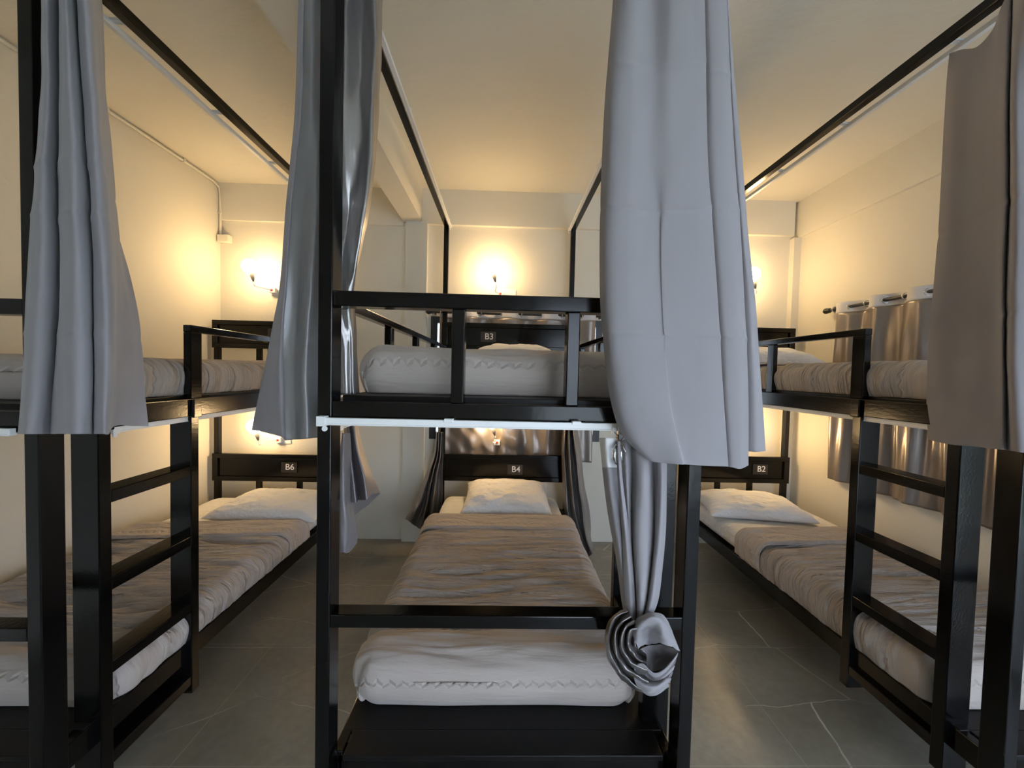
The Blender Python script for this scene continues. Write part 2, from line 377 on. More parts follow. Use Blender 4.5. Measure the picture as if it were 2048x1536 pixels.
def bunk(x0, x1, dz, ladder, label, plates, yoff=0, hz=0, side_both=False, low_rail_z=.313):
    t = empty('bunk_bed', ((x0+x1)/2, Y1, 0), label, 'bunk bed')
    P = .038
    zc = 2.61+dz
    for xa in (x0, x1-P):
        byw = (xa == x0 and x1 < -1) or (xa != x0 and x0 > 1)
        box('post', xa, xa+P, Y1, Y1+.060, 0, zc, M_black, t)
        box('post', xa, xa+P, Y2-P, Y2, 0, 1.818+hz if byw else zc, M_black, t)
    # canopy
    box('canopy_rail', x0+P, x1-P, Y1+.01, Y1+.045, zc-.032, zc, M_black, t)
    wall = -1 if x1 < -1 else (1 if x0 > 1 else 0)      # the side that stands against a wall has no canopy rail
    for xa, s in ((x0, 1), (x1-.034, -1)):
        if s == -wall: continue
        box('canopy_rail', xa, xa+.034, Y1+.060, Y2-P, zc-.034, zc, M_black, t)
        gap = .016 if wall == 0 else .050
        xt = xa+.034+gap if s > 0 else xa-gap
        track(t, (xt, Y1+.08, zc-.028), (xt, Y2-.03, zc-.028), 'y', -s, [1.29+.0, 1.72, 2.12, 2.55, 2.93], gap_=gap)
    track(t, (x0+.03, Y1-.012, zc-.02), (x1-.03, Y1-.012, zc-.02), 'x', 0, [x0+.3, x1-.3])
    # upper deck
    zt = 1.342+dz
    box('upper_end_rail', x0+P, x1-P, Y1+.002, Y1+.058, zt-.057, zt, M_black, t)
    box('upper_end_rail', x0+P, x1-P, Y2-P, Y2, zt-.057, zt, M_black, t)
    for xa in (x0, x1-P):
        box('upper_side_rail', xa+.001, xa+P-.001, Y1+.060, Y2-P, zt-.070, zt, M_blackw, t)
    box('upper_bed_board', x0+.035, x1-.035, Y1+.075, Y2-P-.003, zt-.02, zt+.012, M_board, t)
    # front guard
    g = 1.638+dz
    box('guard_rail', x0+P, x1-P, Y1+.002, Y1+.05, g-.041, g, M_black, t)
    c = (x0+x1)/2
    for xa in (c-.17, c+.143):
        box('guard_upright', xa, xa+.035, Y1+.004, Y1+.05, zt, g-.041, M_black, t)
    # side guards
    for xa, s in ((x0, -1), (x1-P, 1)):
        lad = (s == ladder)
        if (s == 1 and x1 < -1) or (s == -1 and x0 > 1) or side_both:
            gs = 1.632+dz; ys = 1.505 if lad else Y1+.060
            box('side_guard_rail', xa+.003, xa+.035, ys, Y2-P, gs-.028, gs, M_blackw, t)
            for yy in ([1.505, 2.03, 2.54] if lad else [1.56, 2.03, 2.54]):
                box('guard_upright', xa+.004, xa+.034, yy, yy+.055 if (lad and yy < 1.6) else yy+.04, zt, gs-.028, M_blackw, t)
    # lower tracks
    track(t, (x0+.022, Y1-.016, zt-.051), ((x1-.045 if x1 < -1 else x1-.2), Y1-.016, zt-.051), 'x', 0, [c-.17, c+.17], cap1=(x0 < 0 < x1 and True))
    for xa, s in ((x0, 1), (x1-P, -1)):
        xt = xa+P/2
        track(t, (xt, (1.225 if ((s == 1) == (xa == x0)) and False else (1.225 if xa == (x1-P if ladder == 1 else x0) else Y1+.085)), zt-.079), (xt, Y2-.06, zt-.079), 'y', 0, [])
    # lower deck
    zl = low_rail_z
    box('lower_end_rail', x0+P, x1-P, Y1+.06, Y1+.098, zl-.075, zl-.012, M_black, t)
    box('lower_end_rail', x0+P, x1-P, Y2-P, Y2, zl-.075, zl, M_black, t)
    for xa in (x0, x1-P):
        box('lower_side_rail', (x0+.022 if xa == x0 else x1-.052), (x0+.052 if xa == x0 else x1-.022), Y1+.060, Y2-P, zl-.078, zl-.002, M_black, t)
    bm = bmesh.new(); bx(bm, x0+.026, x1-.030, Y1+.125, Y2-P-.003, zl-.016, zl); bx(bm, x0+.058, x1-.058, Y1+.045, Y1+.125, zl-.016, zl)
    fin('lower_bed_board', bm, M_board, t, .002)
    zf = .757+dz
    box('foot_rail', x0+P, x1-P, Y1+.001, Y1+.050, zf-.037, zf, M_blackw, t)
    # headboards
    for z0, z1, pl in ((.548+hz, .765+hz, plates[1]), (1.60+hz, 1.818+hz, plates[0])):
        bm = bmesh.new(); yb = Y2-.058
        bx(bm, x0, x1, yb, yb+.03, z1-.036, z1); bx(bm, x0, x1, yb, yb+.03, z0, z0+.036)
        bx(bm, x0, x0+.045, yb, yb+.03, z0+.036, z1-.036); bx(bm, x1-.045, x1, yb, yb+.03, z0+.036, z1-.036)
        bx(bm, x0+.045, x1-.045, yb+.014, yb+.024, z0+.036, z1-.036)
        o = fin('headboard', bm, M_black, t, .003)
        if pl:
            px_, pz, txt = pl
            pb = box('number_plate', px_-.062, px_+.062, yb+.006, yb+.0135, pz-.042, pz+.042, M_plate, o, .002)
            if txt: tm = text_mesh('lettering', txt, .068, Vector((px_+.006, yb+.005, pz+.002)), M_text, o)
        for fx in (.32, .62):
            xx = x0+(x1-x0)*fx
            box('headboard_upright', xx, xx+.04, yb+.002, yb+.028, (zl if z0 < 1 else zt+.012), z0, M_black, t)
    # ladder
    xa, xb = (x1-.083, x1) if ladder == 1 else (x0, x0+.083)
    xc_, xd_ = (xa-.001, xb+.001)
    for ya in (1.161, 1.500):
        box('ladder_rail', xa, xb, ya, ya+.038, .135+dz*.6, zt-.071, M_blackw, t)
        k = x1+.0 if ladder == 1 else x0
        kk = (k, k+.012) if ladder == 1 else (k-.012, k)
        box('ladder_bracket', kk[0], kk[1], ya, ya+.038, zt-.075, zt-.002, M_blackw, t)
    for zz in (.228, .525, .795, 1.075):
        box('ladder_rung', xa+.002, xb-.002, 1.199, 1.500, zz+dz-.040, zz+dz, M_blackw, t)
    return t

bunk(-2.29, -1.224, -.045, 1, 'black steel bunk bed against the left wall with ladder, lower bed numbered B6', [(-1.80, 1.69, None), (-1.69, .632, 'B6')], hz=-.03)
bunk(-.497, .553, 0, 1, 'black steel bunk bed standing alone in the middle, numbered B3 above and B4 below', [(-.127, 1.708, 'B3'), (.112, .645, 'B4')], side_both=True)
bunk(1.468, 2.362, .012, -1, 'black steel bunk bed under the right wall window with ladder, lower bed numbered B2', [(1.87, 1.74, None), (2.125, .683, 'B2')], hz=.022)

# ---------------------------------------------------------------- bedding
def soft_box(name, x0, x1, y0, y1, z0, z1, m, label, cat, group=None, r=.05, seed=0, amp=.006):
    bm = bmesh.new(); bx(bm, x0, x1, y0, y1, z0, z1)
    bmesh.ops.subdivide_edges(bm, edges=bm.edges[:], cuts=22, use_grid_fill=True)
    cx, cy, cz = (x0+x1)/2, (y0+y1)/2, (z0+z1)/2
    hx, hy, hz = (x1-x0)/2, (y1-y0)/2, (z1-z0)/2
    for v in bm.verts:
        p = v.co
        dx, dy, dz = p.x-cx, p.y-cy, p.z-cz
        q = Vector((max(abs(dx)-(hx-r), 0), max(abs(dy)-(hy-r), 0), max(abs(dz)-(hz-r), 0)))
        l = q.length
        if l > r*.999:
            q *= r/l
        nx = min(abs(dx), hx-r)+q.x; ny = min(abs(dy), hy-r)+q.y; nz = min(abs(dz), hz-r)+q.z
        a = noise.noise(Vector((p.x*4+seed, p.y*4, p.z*4)))*amp
        v.co = (cx+math.copysign(nx, dx)+a*(0 if nx < hx-r else -abs(1)), cy+math.copysign(ny, dy), cz+math.copysign(nz, dz)-abs(a)*(1 if dz > 0 else 0))
    o = fin(name, bm, m, None, smooth=True)
    s = o.modifiers.new('sub', 'SUBSURF'); s.levels = 1; s.render_levels = 1
    return tag(o, label, cat, group)
def blanket(x0, x1, yf, yr, zb, zt, label, r=.06, seed=0, group=None, bulge=.012, band=True, amp=.013, skew=0.0, flare=.0):
    """a blanket over a mattress: hangs down both sides and the foot end; ends at yr with a turned-back band"""
    hx = (x1-x0)/2; cx = (x0+x1)/2; Hh = zt-zb
    def prof(s, half):                           # arc length from the middle -> (offset, drop)
        s_ = abs(s); fl = half-r; q = math.pi*r/2
        if s_ <= fl: o_, d = s_, 0
        elif s_ <= fl+q: a = (s_-fl)/r; o_, d = fl+r*math.sin(a), r*(1-math.cos(a))
        else: o_, d = half, r+(s_-fl-q)
        return math.copysign(o_, s), min(d, Hh)
    sx_ = hx-r+math.pi*r/2+(Hh-r); Ly = yr-yf
    sy_ = Ly-r+math.pi*r/2+(Hh-r)
    def fn(u, v):
        a = (u*2-1)*sx_; b = v*sy_                # b: from the far edge to the foot end
        ox, dxp = prof(a, hx)
        fl = Ly-r
        if b <= fl: oy, dyp = b, 0
        elif b <= fl+math.pi*r/2: k = (b-fl)/r; oy, dyp = fl+r*math.sin(k), r*(1-math.cos(k))
        else: oy, dyp = Ly, r+(b-fl-math.pi*r/2)
        da, db = dxp/Hh, min(dyp, Hh)/Hh
        z = zt-Hh*(1-(1-da)*(1-db))
        # round the two corners of the foot end in plan
        rc = .075; p = (abs(ox)-(hx-rc))/rc; q = (oy-(Ly-rc))/rc
        if p > 0 and q > 0:
            p1, q1 = p*math.sqrt(max(0, 1-q*q/2)), q*math.sqrt(max(0, 1-p*p/2))
            ox = math.copysign(hx-rc+rc*p1, ox); oy = Ly-rc+rc*q1
        # bulging sides
        bl = math.sin(math.pi*min(1, max(da, db)))*bulge
        if dxp > 0: ox += math.copysign(bl*(1 if da >= db else .4), ox)
        if dyp > 0: oy += bl*(1 if db >= da else .4)
        x = cx+ox; y = yr-oy + skew*(u-.5)*(1-v)
        n1 = noise.noise(Vector((x*1.6+seed, y*15+noise.noise(Vector((x*3, y*2, seed)))*1.5, seed+z*5))); n2 = noise.noise(Vector((x*3.4+seed, y*32, seed+z*9)))
        w_ = n1*amp*1.2 + (.5-abs(n2)*1.6)*amp*.6 + (.4-abs(n1)*1.8)*amp*.5
        e_ = min(1, v*30)
        k = 0 if db > .35 else 1
        sd = noise.noise(Vector((y*13+seed, z*7, 3)))*amp*1.0
        x += math.copysign(sd, ox)*min(1, da*3)*(1 if db < .3 else .2)
        zz = z + w_*e_*(1-.8*da)*k
        if z > zb+.012: zz = max(zz, zb+.004)
        y -= noise.noise(Vector((x*3.5+seed, z*9, 8)))*.007*db
        return Vector((x, y, zz))
    o = grid('blanket', fn, 150, 260, M_blanket, None, .004, uvfn=lambda u, v: (u*2*sx_, (1-v)*sy_))
    tag(o, label, 'blanket', group)
    if band:                                     # turned-back upper edge
        def fb(u, v):
            a = (u*2-1)*(sx_-.012); ox, dxp = prof(a, hx+.012)
            rr = .011; L = .20
            # v runs: under lip, round the roll, back over the top
            if v < .25: k = v/.25; oy = -rr*math.sin(k*math.pi)*1.4; dz_ = rr*(1-math.cos(k*math.pi))*.9
            else: oy = (v-.25)/.75*L; dz_ = .018 + .004*math.sin(oy*60)*(1-(v-.25)/.75) - (.010 if v > .97 else 0)
            da = dxp/Hh; x = cx+ox*(1); y = yr-oy+skew*(u-.5)
            w_ = noise.noise(Vector((x*2+seed, y*26, 5)))*.004*(1 if v > .3 else 0)
            nx = math.copysign(dz_*.8*min(1, da*4), ox)
            return Vector((x+nx, y, zt-dxp+dz_*(1-min(1, da*1.4))+w_+.001))
        b = grid('turned_back_band', fb, 140, 40, M_blanket, o, .004, uvfn=lambda u, v: (u*2*sx_, .4+v*.12))
    return o
def pillow(loc, w_, d_, h_, label, rz=0, rx=0, ry=0, seed=0, group=None, pinch=1.0):
    bm = bmesh.new(); n = 44
    top = {}; bot = {}
    for i in range(n+1):
        for j in range(n+1):
            u, v = i/n*2-1, j/n*2-1
            e_ = (1-abs(u)**3.2)*(1-abs(v)**3.2)
            th = max(0, e_)**.55
            # sides pulled in, corners pulled out
            x = u*w_/2*(1-.07*pinch*(1-abs(u)**2*0)*(1-v*v)*abs(u)**3); y = v*d_/2*(1-.09*pinch*(1-u*u)*abs(v)**3)
            q = Vector((u*3.2+seed, v*3.2, seed))
            wz = noise.noise(q)*.016*th + noise.noise(q*2.7)*.007*th
            rad = noise.noise(Vector((math.atan2(v, u)*3.5+seed, 2, 1)))*.010*(abs(u*v))**.5*th
            top[i, j] = bm.verts.new((x, y, h_*.72*th+wz+rad+.002))
            if 0 < i < n and 0 < j < n: bot[i, j] = bm.verts.new((x, y, -h_*.28*th-.002))
            else: bot[i, j] = top[i, j]
    for i in range(n):
        for j in range(n):
            bm.faces.new((top[i, j], top[i+1, j], top[i+1, j+1], top[i, j+1]))
            f = [bot[i, j], bot[i, j+1], bot[i+1, j+1], bot[i+1, j]]
            if len(set(f)) == 4 and not all(k in (top[i, j], top[i+1, j], top[i+1, j+1], top[i, j+1]) for k in f): bm.faces.new(f)
    o = fin('pillow', bm, M_sheet, None, smooth=True)
    o.location = loc; o.rotation_euler = (rx, ry, rz)
    s = o.modifiers.new('sub', 'SUBSURF'); s.levels = 1; s.render_levels = 1
    return tag(o, label, 'pillow', group)

# lower beds
soft_box('mattress', -.44, .445, 1.25, 2.985, .315, .449, M_sheet, 'white-sheeted lower mattress of the middle bunk marked B4', 'mattress', seed=1)
blanket(-.462, .462, 1.225, 2.44, .316, .474, 'taupe quilted blanket on the lower middle bed, foot end facing the camera', seed=2, bulge=.03, r=.05)
soft_box('mattress', -2.235, -1.27, 1.24, 2.985, .315, .411, M_sheet, 'white-sheeted lower mattress of the left bunk marked B6', 'mattress', seed=4)
blanket(-2.243, -1.252, 1.215, 2.36, .316, .437, 'taupe quilted blanket on the lower left bed behind the ladder', seed=6, skew=.10)
soft_box('mattress', 1.515, 2.32, 1.24, 2.985, .315, .449, M_sheet, 'white-sheeted lower mattress of the right bunk marked B2', 'mattress', seed=7)
blanket(1.497, 2.328, 1.215, 2.30, .316, .474, 'taupe quilted blanket on the lower right bed behind the ladder', seed=11, skew=.06)
pillow((.045, 2.72, .508), .64, .47, .13, 'white pillow propped against the B4 headboard on the lower middle bed', rx=.16, rz=-.02, seed=3)
pillow((-1.56, 2.66, .447), .76, .46, .115, 'white pillow on the lower left bed below the B6 headboard', rx=.06, rz=-.04, seed=9)
pillow((1.83, 2.70, .482), .70, .46, .115, 'white pillow on the lower right bed below the B2 headboard', rx=.05, rz=-.16, seed=14)
# upper beds
soft_box('mattress', -.43, .46, 1.22, 2.985, 1.355, 1.478, M_sheet, 'white-sheeted upper mattress of the middle bunk marked B3', 'mattress', seed=21)
blanket(-.452, .478, 1.195, 2.45, 1.356, 1.502, 'grey-brown blanket on the upper middle bed behind the guard rail', r=.055, seed=22, band=True, bulge=.018)
soft_box('mattress', -2.235, -1.29, 1.22, 2.985, 1.31, 1.420, M_sheet, 'white-sheeted upper mattress of the left bunk', 'mattress', seed=24)
blanket(-2.243, -1.272, 1.195, 2.62, 1.311, 1.446, 'wrinkled taupe blanket on the upper left bed', r=.05, seed=26, bulge=.016, amp=.010)
soft_box('mattress', 1.525, 2.31, 1.22, 2.985, 1.367, 1.481, M_sheet, 'white-sheeted upper mattress of the right bunk', 'mattress', seed=27)
blanket(1.509, 2.322, 1.195, 2.42, 1.368, 1.506, 'wrinkled taupe blanket on the upper right bed', r=.055, seed=28, bulge=.018, amp=.010)
pillow((.08, 2.72, 1.542), .62, .44, .12, 'white pillow on the upper middle bed under the B3 headboard', rx=.05, seed=31)
pillow((1.86, 2.68, 1.545), .62, .44, .14, 'white pillow on the upper right bed', rx=.05, seed=33)

# ---------------------------------------------------------------- lamps and outlets
def lamp(b, plug, label, bend):
    t = empty('plug_in_lamp', plug, label, 'lamp')
    b = Vector(b); p = Vector(plug)
    hd = Vector((bend*.25, 0, -1)).normalized()
    bm = bmesh.new(); bmesh.ops.create_uvsphere(bm, u_segments=24, v_segments=16, radius=.056)
    for v in bm.verts:
        if v.co.z < 0: v.co.z *= 1.15; v.co.x *= 1-.25*(-v.co.z/.05)**2; v.co.y *= 1-.25*(-v.co.z/.05)**2
        v.co += b
    fin('bulb', bm, M_bulb, t, smooth=True)
    h0 = b+hd*.040; h1 = b+hd*.085; h2 = b+hd*.115
    tubeobj('lamp_holder', [h0, b+hd*.05, h1, h2], [.017, .018, .014, .006], M_holder, t, 14)
    tubeobj('cord', smoothpts([h2, h2+hd*.035, (p.x-bend*.03+(h2.x-p.x)*.25, (h2.y+p.y)/2, p.z+.004), (p.x, p.y-.028, p.z)], 16), .0034, M_white, t, 8)
    pl = box('plug', p.x-.024, p.x+.024, p.y-.032, p.y-.004, p.z-.022, p.z+.022, M_white, t, .004)
    box('switch', p.x-.010, p.x+.008, p.y-.036, p.y-.032, p.z-.008, p.z+.008, M_red, pl, .001)
    return t
def outlet(x, z, label, y=DY, w_=.12):
    t = empty('wall_outlet', (x, y, z), label, 'outlet')
    box('cover_plate', x-w_/2, x+w_/2, y-.008, y-.0002, z-.036, z+.036, M_white, t, .003)
    for k in (-.03, .03):
        box('socket', x+k-.022, x+k+.022, y-.0108, y-.0082, z-.024, z+.024, M_white, t, .001)
    return t
lamp((-1.965, 2.955, 2.195), (-1.893, DY-.009, 2.052), 'glowing plug-in bulb lamp on the rear wall above the upper left bed', 1)
outlet(-1.863, 2.052, 'white wall outlet beside the upper left bulb')
lamp((-.106, 2.965, 2.245), (-.04, DY-.009, 2.075), 'glowing plug-in bulb lamp on the rear wall above the upper middle bed', 1)
outlet(.03, 2.082, 'white wall outlet beside the upper middle bulb')
lamp((1.955, 2.955, 2.25), (2.02, DY-.009, 2.10), 'glowing plug-in bulb lamp above the upper right bed behind the grey curtain', 1)
outlet(2.05, 2.10, 'white wall outlet beside the upper right bulb, behind the grey curtain')
lamp((-1.925, 2.955, .965), (-1.84, DY-.009, .83), 'plug-in bulb lamp above the lower left bed just over the B6 headboard', 1)
outlet(-1.81, .83, 'white wall outlet just above the B6 headboard')
lamp((-.085, 2.96, 1.04), (-.04, 3.082, .855), 'plug-in bulb lamp above the lower middle bed just over the B4 headboard', 1)
lamp((2.03, 2.955, 1.02), (2.10, DY-.009, .875), 'plug-in bulb lamp above the lower right bed over the B2 headboard', 1)
outlet(2.13, .875, 'white wall outlet above the B2 headboard')

# ---------------------------------------------------------------- window curtains
def ring(bm, c, nrm, R_, r_, seg=20):
    nrm = Vector(nrm).normalized(); a = nrm.orthogonal().normalized(); b = nrm.cross(a)
    vs = [[bm.verts.new(Vector(c)+(a*math.cos(k*2*math.pi/seg)+b*math.sin(k*2*math.pi/seg))*(R_+r_*math.cos(j*math.pi/4))+nrm*r_*math.sin(j*math.pi/4)) for j in range(8)] for k in range(seg)]
    for k in range(seg):
        for j in range(8): bm.faces.new((vs[k][j], vs[(k+1) % seg][j], vs[(k+1) % seg][(j+1) % 8], vs[k][(j+1) % 8]))
def window_curtain(axis, a0, a1, pos, z0, z1, pitch, amp, label, band=.075, seed=0, crumple=None):
    t = empty('window_curtain', (0, 0, 0), label, 'curtain')
    t.location = (((a0+a1)/2, pos, z0) if axis == 'x' else (pos, (a0+a1)/2, z0))
    def P(u, v, za, zb_):
        a = a0+(a1-a0)*u; z = za+(zb_-za)*v
        ph = (a-a0)/pitch*2*math.pi
        g = 1-.25*(z1-z)/(z1-z0)
        d = amp*g*math.sin(ph+1.1*noise.noise(Vector((a*3+seed, z*1.2, 0)))*(1 if z < z1-band else .3)) + amp*.25*math.sin(ph*2.7+1+z*1.5)*min(1, (z1-z)*3) + noise.noise(Vector((a*9+seed, z*4, 1)))*.007*(1 if z < z1-band else .2)
        if crumple:
            k = math.exp(-((a-crumple[0])/crumple[2])**2-((z-crumple[1])/crumple[3])**2)
            d -= k*(.020+.030*noise.noise(Vector((a*9, z*9+a*6, 4)))); 
        return Vector((a, pos+d, z)) if axis == 'x' else Vector((pos-d, a, z))
    grid('cloth_panel', lambda u, v: P(u, v, z1-band, z0), 240, 90, M_satinw, t, .0015)
    grid('header_band', lambda u, v: P(u, v, z1, z1-band), 240, 8, M_head, t, .0015)
    k = 0
    bm = bmesh.new()
    n = int((a1-a0)/(pitch/2))
    for i in range(n+1):
        a = a0+i*pitch/2
        if a > a1: break
        c = (a, pos, z1-band*.5) if axis == 'x' else (pos, a, z1-band*.5)
        b2 = bmesh.new(); ring(b2, c, (1, .6, 0) if axis == 'x' else (.6, 1, 0), .020, .0035)
        fin('eyelet_ring', b2, M_chrome, t, smooth=True)
    return t
window_curtain('x', -.53, .745, 3.09, .70, 1.945, .33, .026, 'grey satin window curtain with white header behind the middle bunk', seed=2, crumple=(-.05, .95, .42, .22))
window_curtain('y', 1.60, 2.685, 2.393, .715, 1.978, .24, .030, 'grey satin window curtain with white header on the right wall', seed=5)
def rod(p0, p1, label, brk):
    t = empty('curtain_rod', p0, label, 'curtain rod'); p0 = Vector(p0); p1 = Vector(p1); d = (p1-p0).normalized()
    tubeobj('rod', [p0, p1], .011, M_wframe, t, 14)
    for p, s in ((p0, -1), (p1, 1)):
        q = [p+d*s*k for k in (0, .01, .018, .03, .045, .058, .066)]
        tubeobj('finial', q, [.013, .018, .012, .021, .021, .012, .003], M_wframe, t, 14)
    for b in brk: box('bracket', *b, M_wframe, t, .002)
    return t
rod((-.58, 3.09, 1.908), (.80, 3.09, 1.908), 'black curtain rod over the rear window', [(-.575, -.565, 3.10, DY, 1.89, 1.925), (.785, .795, 3.10, DY, 1.89, 1.925)])
rod((2.393, 2.72, 1.941), (2.393, 1.52, 1.941), 'black curtain rod with ball finial on the right wall', [(2.405, WRX, 2.695, 2.71, 1.92, 1.96), (2.405, WRX, 1.53, 1.545, 1.92, 1.96)])

# ---------------------------------------------------------------- bunk curtains
def row(py, *pts): return [at(px, py+(q[2] if len(q) > 2 else 0), y=q[1]) for px, q in [(q[0], q) for q in pts]]
# left bunk, beside the near corner post
R_ = []
def L_row(py, xs, dy):    # xs: nine positions along the cloth, dy: their depths
    return row(py, *[(x, d) for x, d in zip(xs, dy)])
dl = (.965, .925, .945, .985, .935, .900, .925, .975, .935, .915, .945, 1.03, 1.11, 1.15)
rows = [L_row(-190, (86, 92, 102, 110, 113, 124, 140, 148, 150, 160, 170, 175, 182, 188), dl),
        L_row(0,    (82, 92, 106, 116, 120, 132, 144, 152, 157, 170, 186, 192, 198, 205), dl),
        L_row(170,  (84, 96, 110, 118, 122, 138, 156, 164, 168, 180, 196, 203, 207, 211), dl),
        L_row(340,  (74, 88, 108, 119, 123, 146, 168, 178, 182, 194, 210, 217, 222, 227), dl),
        L_row(470,  (64, 84, 108, 120, 124, 150, 174, 184, 188, 204, 222, 228, 236, 241), dl),
        L_row(600,  (52, 74, 104, 118, 123, 152, 180, 188, 193, 212, 229, 235, 256, 270), dl),
        L_row(720,  (44, 66, 98, 112, 120, 150, 184, 189, 196, 214, 230, 236, 268, 285), dl),
        [*row(868, *zip((33, 54, 82, 98, 116, 148, 178, 186, 192, 208, 216), dl[:11])), *row(852, *zip((228, 268, 297), (1.03, 1.11, 1.15)))]]
tag(cloth('bunk_curtain', rows, M_curt, None, 260, 380, .005, 1, creases=((1.905, 0, .003), (1.78, .01, .0025), (1.5, 0, .002))), 'slate grey curtain hanging in folds beside the near post of the left bunk', 'curtain')

# middle bunk, left of the near post: outer panel with a flared hem
t = empty('bunk_curtain', at(600, 860, y=1.1), 'grey curtain left of the middle bunk post, half matte with a satin strip', 'curtain')
rows = [row(-190, (604, 1.13), (612, 1.12), (622, 1.12), (634, 1.12)), row(0, (597, 1.13), (604, 1.12), (607, 1.115), (610, 1.12)),
        row(200, (590, 1.14), (596, 1.12), (601, 1.115), (605, 1.12)), row(400, (574, 1.15), (579, 1.13), (583, 1.115), (585, 1.12)),
        row(560, (562, 1.18), (566, 1.14), (571, 1.115), (575, 1.12)), row(650, (545, 1.20), (556, 1.15), (563, 1.115), (568, 1.12)),
        row(760, (523, 1.22), (541, 1.16), (558, 1.115), (568, 1.12)), [*row(860, (504, 1.24)), *row(865, (530, 1.18)), *row(873, (562, 1.115)), *row(881, (571, 1.12))]]
cloth('matte_panel', rows, M_curt, t, 70, 110, .003, 2)
rows = [row(-190, (632, 1.122), (640, 1.13), (650, 1.14), (656, 1.15)), row(0, (609, 1.121), (625, 1.11), (640, 1.13), (655, 1.15)),
        row(200, (604, 1.121), (622, 1.11), (640, 1.13), (655, 1.15)), row(400, (584, 1.121), (606, 1.115), (630, 1.10), (654, 1.15)),
        row(560, (574, 1.121), (596, 1.125), (622, 1.095), (652, 1.15)), row(650, (567, 1.121), (592, 1.13), (616, 1.095), (652, 1.16)),
        row(760, (567, 1.121), (590, 1.12), (612, 1.095), (652, 1.16)), [*row(881, (570, 1.121)), *row(879, (592, 1.125)), *row(877, (615, 1.095)), *row(874, (651, 1.15))]]
cloth('satin_panel', rows, M_satins, t, 90, 140, .006, 3, fs=(9, 9, 3))
# middle bunk, right of the near post: shiny inner drape
t = empty('bunk_curtain', at(700, 700, y=1.15), 'shiny silver satin curtain hanging inside the left near corner of the middle bunk', 'curtain')
d6 = (1.15, 1.09, 1.075, 1.10, 1.08, 1.12, 1.20)
rows = [row(-190, *zip((700, 712, 726, 740, 752, 766, 775), (1.15, 1.12, 1.11, 1.13, 1.11, 1.13, 1.2))),
        row(0, *zip((683, 690, 697, 725, 745, 755, 766), (1.15, 1.11, 1.10, 1.14, 1.10, 1.12, 1.22))),
        row(130, *zip((676, 684, 694, 722, 746, 752, 762), (1.14, 1.10, 1.09, 1.13, 1.10, 1.12, 1.22))),
        row(250, *zip((668, 680, 693, 720, 744, 750, 757), (1.09, 1.085, 1.095, 1.11, 1.10, 1.12, 1.21))),
        row(330, *zip((663, 676, 692, 716, 738, 745, 749), (1.083, 1.083, 1.10, 1.11, 1.10, 1.12, 1.20))),
        row(430, *zip((660, 672, 690, 708, 722, 730, 734), (1.083, 1.084, 1.12, 1.11, 1.10, 1.12, 1.2))),
        row(520, *zip((660, 672, 684, 698, 710, 715, 719), (1.083, 1.10, 1.12, 1.12, 1.11, 1.13, 1.2))),
        row(600, *zip((662, 674, 684, 694, 702, 707, 710), (1.11, 1.12, 1.13, 1.12, 1.13, 1.15, 1.2))),
        row(700, *zip((672, 682, 690, 697, 702, 708, 713), (1.14, 1.13, 1.13, 1.14, 1.14, 1.16, 1.2))),
        row(790, *zip((676, 684, 690, 698, 704, 710, 717), (1.14, 1.13, 1.13, 1.14, 1.14, 1.16, 1.2)))]
cloth('satin_cloth', rows, M_satin, t, 150, 170, .011, 5, fs=(9, 9, 4))

# middle bunk, big pale curtain over the right near corner
t = empty('bunk_curtain', at(1370, 930, y=.95), 'large pale grey pressed curtain hanging over the right near corner of the middle bunk', 'curtain')
da = (.955, .915, .905, .915, .905, .910, .915)
rows = [row(-190, *zip((1236, 1250, 1275, 1310, 1350, 1385, 1400), da)),
        row(0, *zip((1226, 1240, 1268, 1305, 1345, 1390, 1409), (.955, .92, .905, .93, .905, .91, .915))),
        row(180, *zip((1212, 1228, 1262, 1305, 1340, 1390, 1412), da)),
        row(330, *zip((1204, 1222, 1258, 1302, 1342, 1392, 1416), da)),
        row(470, *zip((1200, 1216, 1252, 1315, 1328, 1392, 1426), (.955, .915, .905, .915, .91, .91, .915))),
        row(600, *zip((1201, 1216, 1252, 1318, 1330, 1392, 1435), (.955, .915, .905, .912, .908, .91, .915))),
        row(700, *zip((1209, 1224, 1260, 1324, 1334, 1392, 1441), (.955, .915, .905, .908, .908, .91, .915))),
        row(800, *zip((1222, 1240, 1278, 1334, 1344, 1400, 1447), (.95, .915, .905, .905, .910, .91, .915))),
        row(870, *zip((1245, 1262, 1300, 1348, 1358, 1408, 1452), (.945, .915, .905, .900, .907, .91, .915))),
        [*row(914, (1290, .935)), *row(922, (1302, .92)), *row(926, (1325, .91)), *row(929, (1362, .895)), *row(929, (1374, .905)), *row(931, (1412, .91)), *row(933, (1456, .915))]]
CR = ((1.826, .018, .005), (1.53, .0, .0045), (2.16, .03, .003))
cloth('front_panel', rows, M_curt, t, 170, 460, .004, 8, creases=CR)
rows = [row(-190, (1398, .935), (1410, .925), (1425, .925), (1440, .93)), row(0, (1406, .935), (1418, .925), (1435, .925), (1453, .935)), row(180, (1410, .935), (1424, .925), (1445, .925), (1461, .935)),
        row(330, (1413, .935), (1428, .925), (1450, .925), (1470, .935)), row(470, (1423, .935), (1436, .925), (1460, .925), (1481, .935)), row(600, (1432, .935), (1446, .925), (1470, .925), (1488, .935)),
        row(700, (1438, .935), (1452, .925), (1474, .925), (1493, .935)), row(800, (1444, .935), (1456, .925), (1478, .925), (1496, .935)), [*row(932, (1452, .935)), *row(934, (1464, .925)), *row(937, (1480, .925)), *row(930, (1496, .935))]]
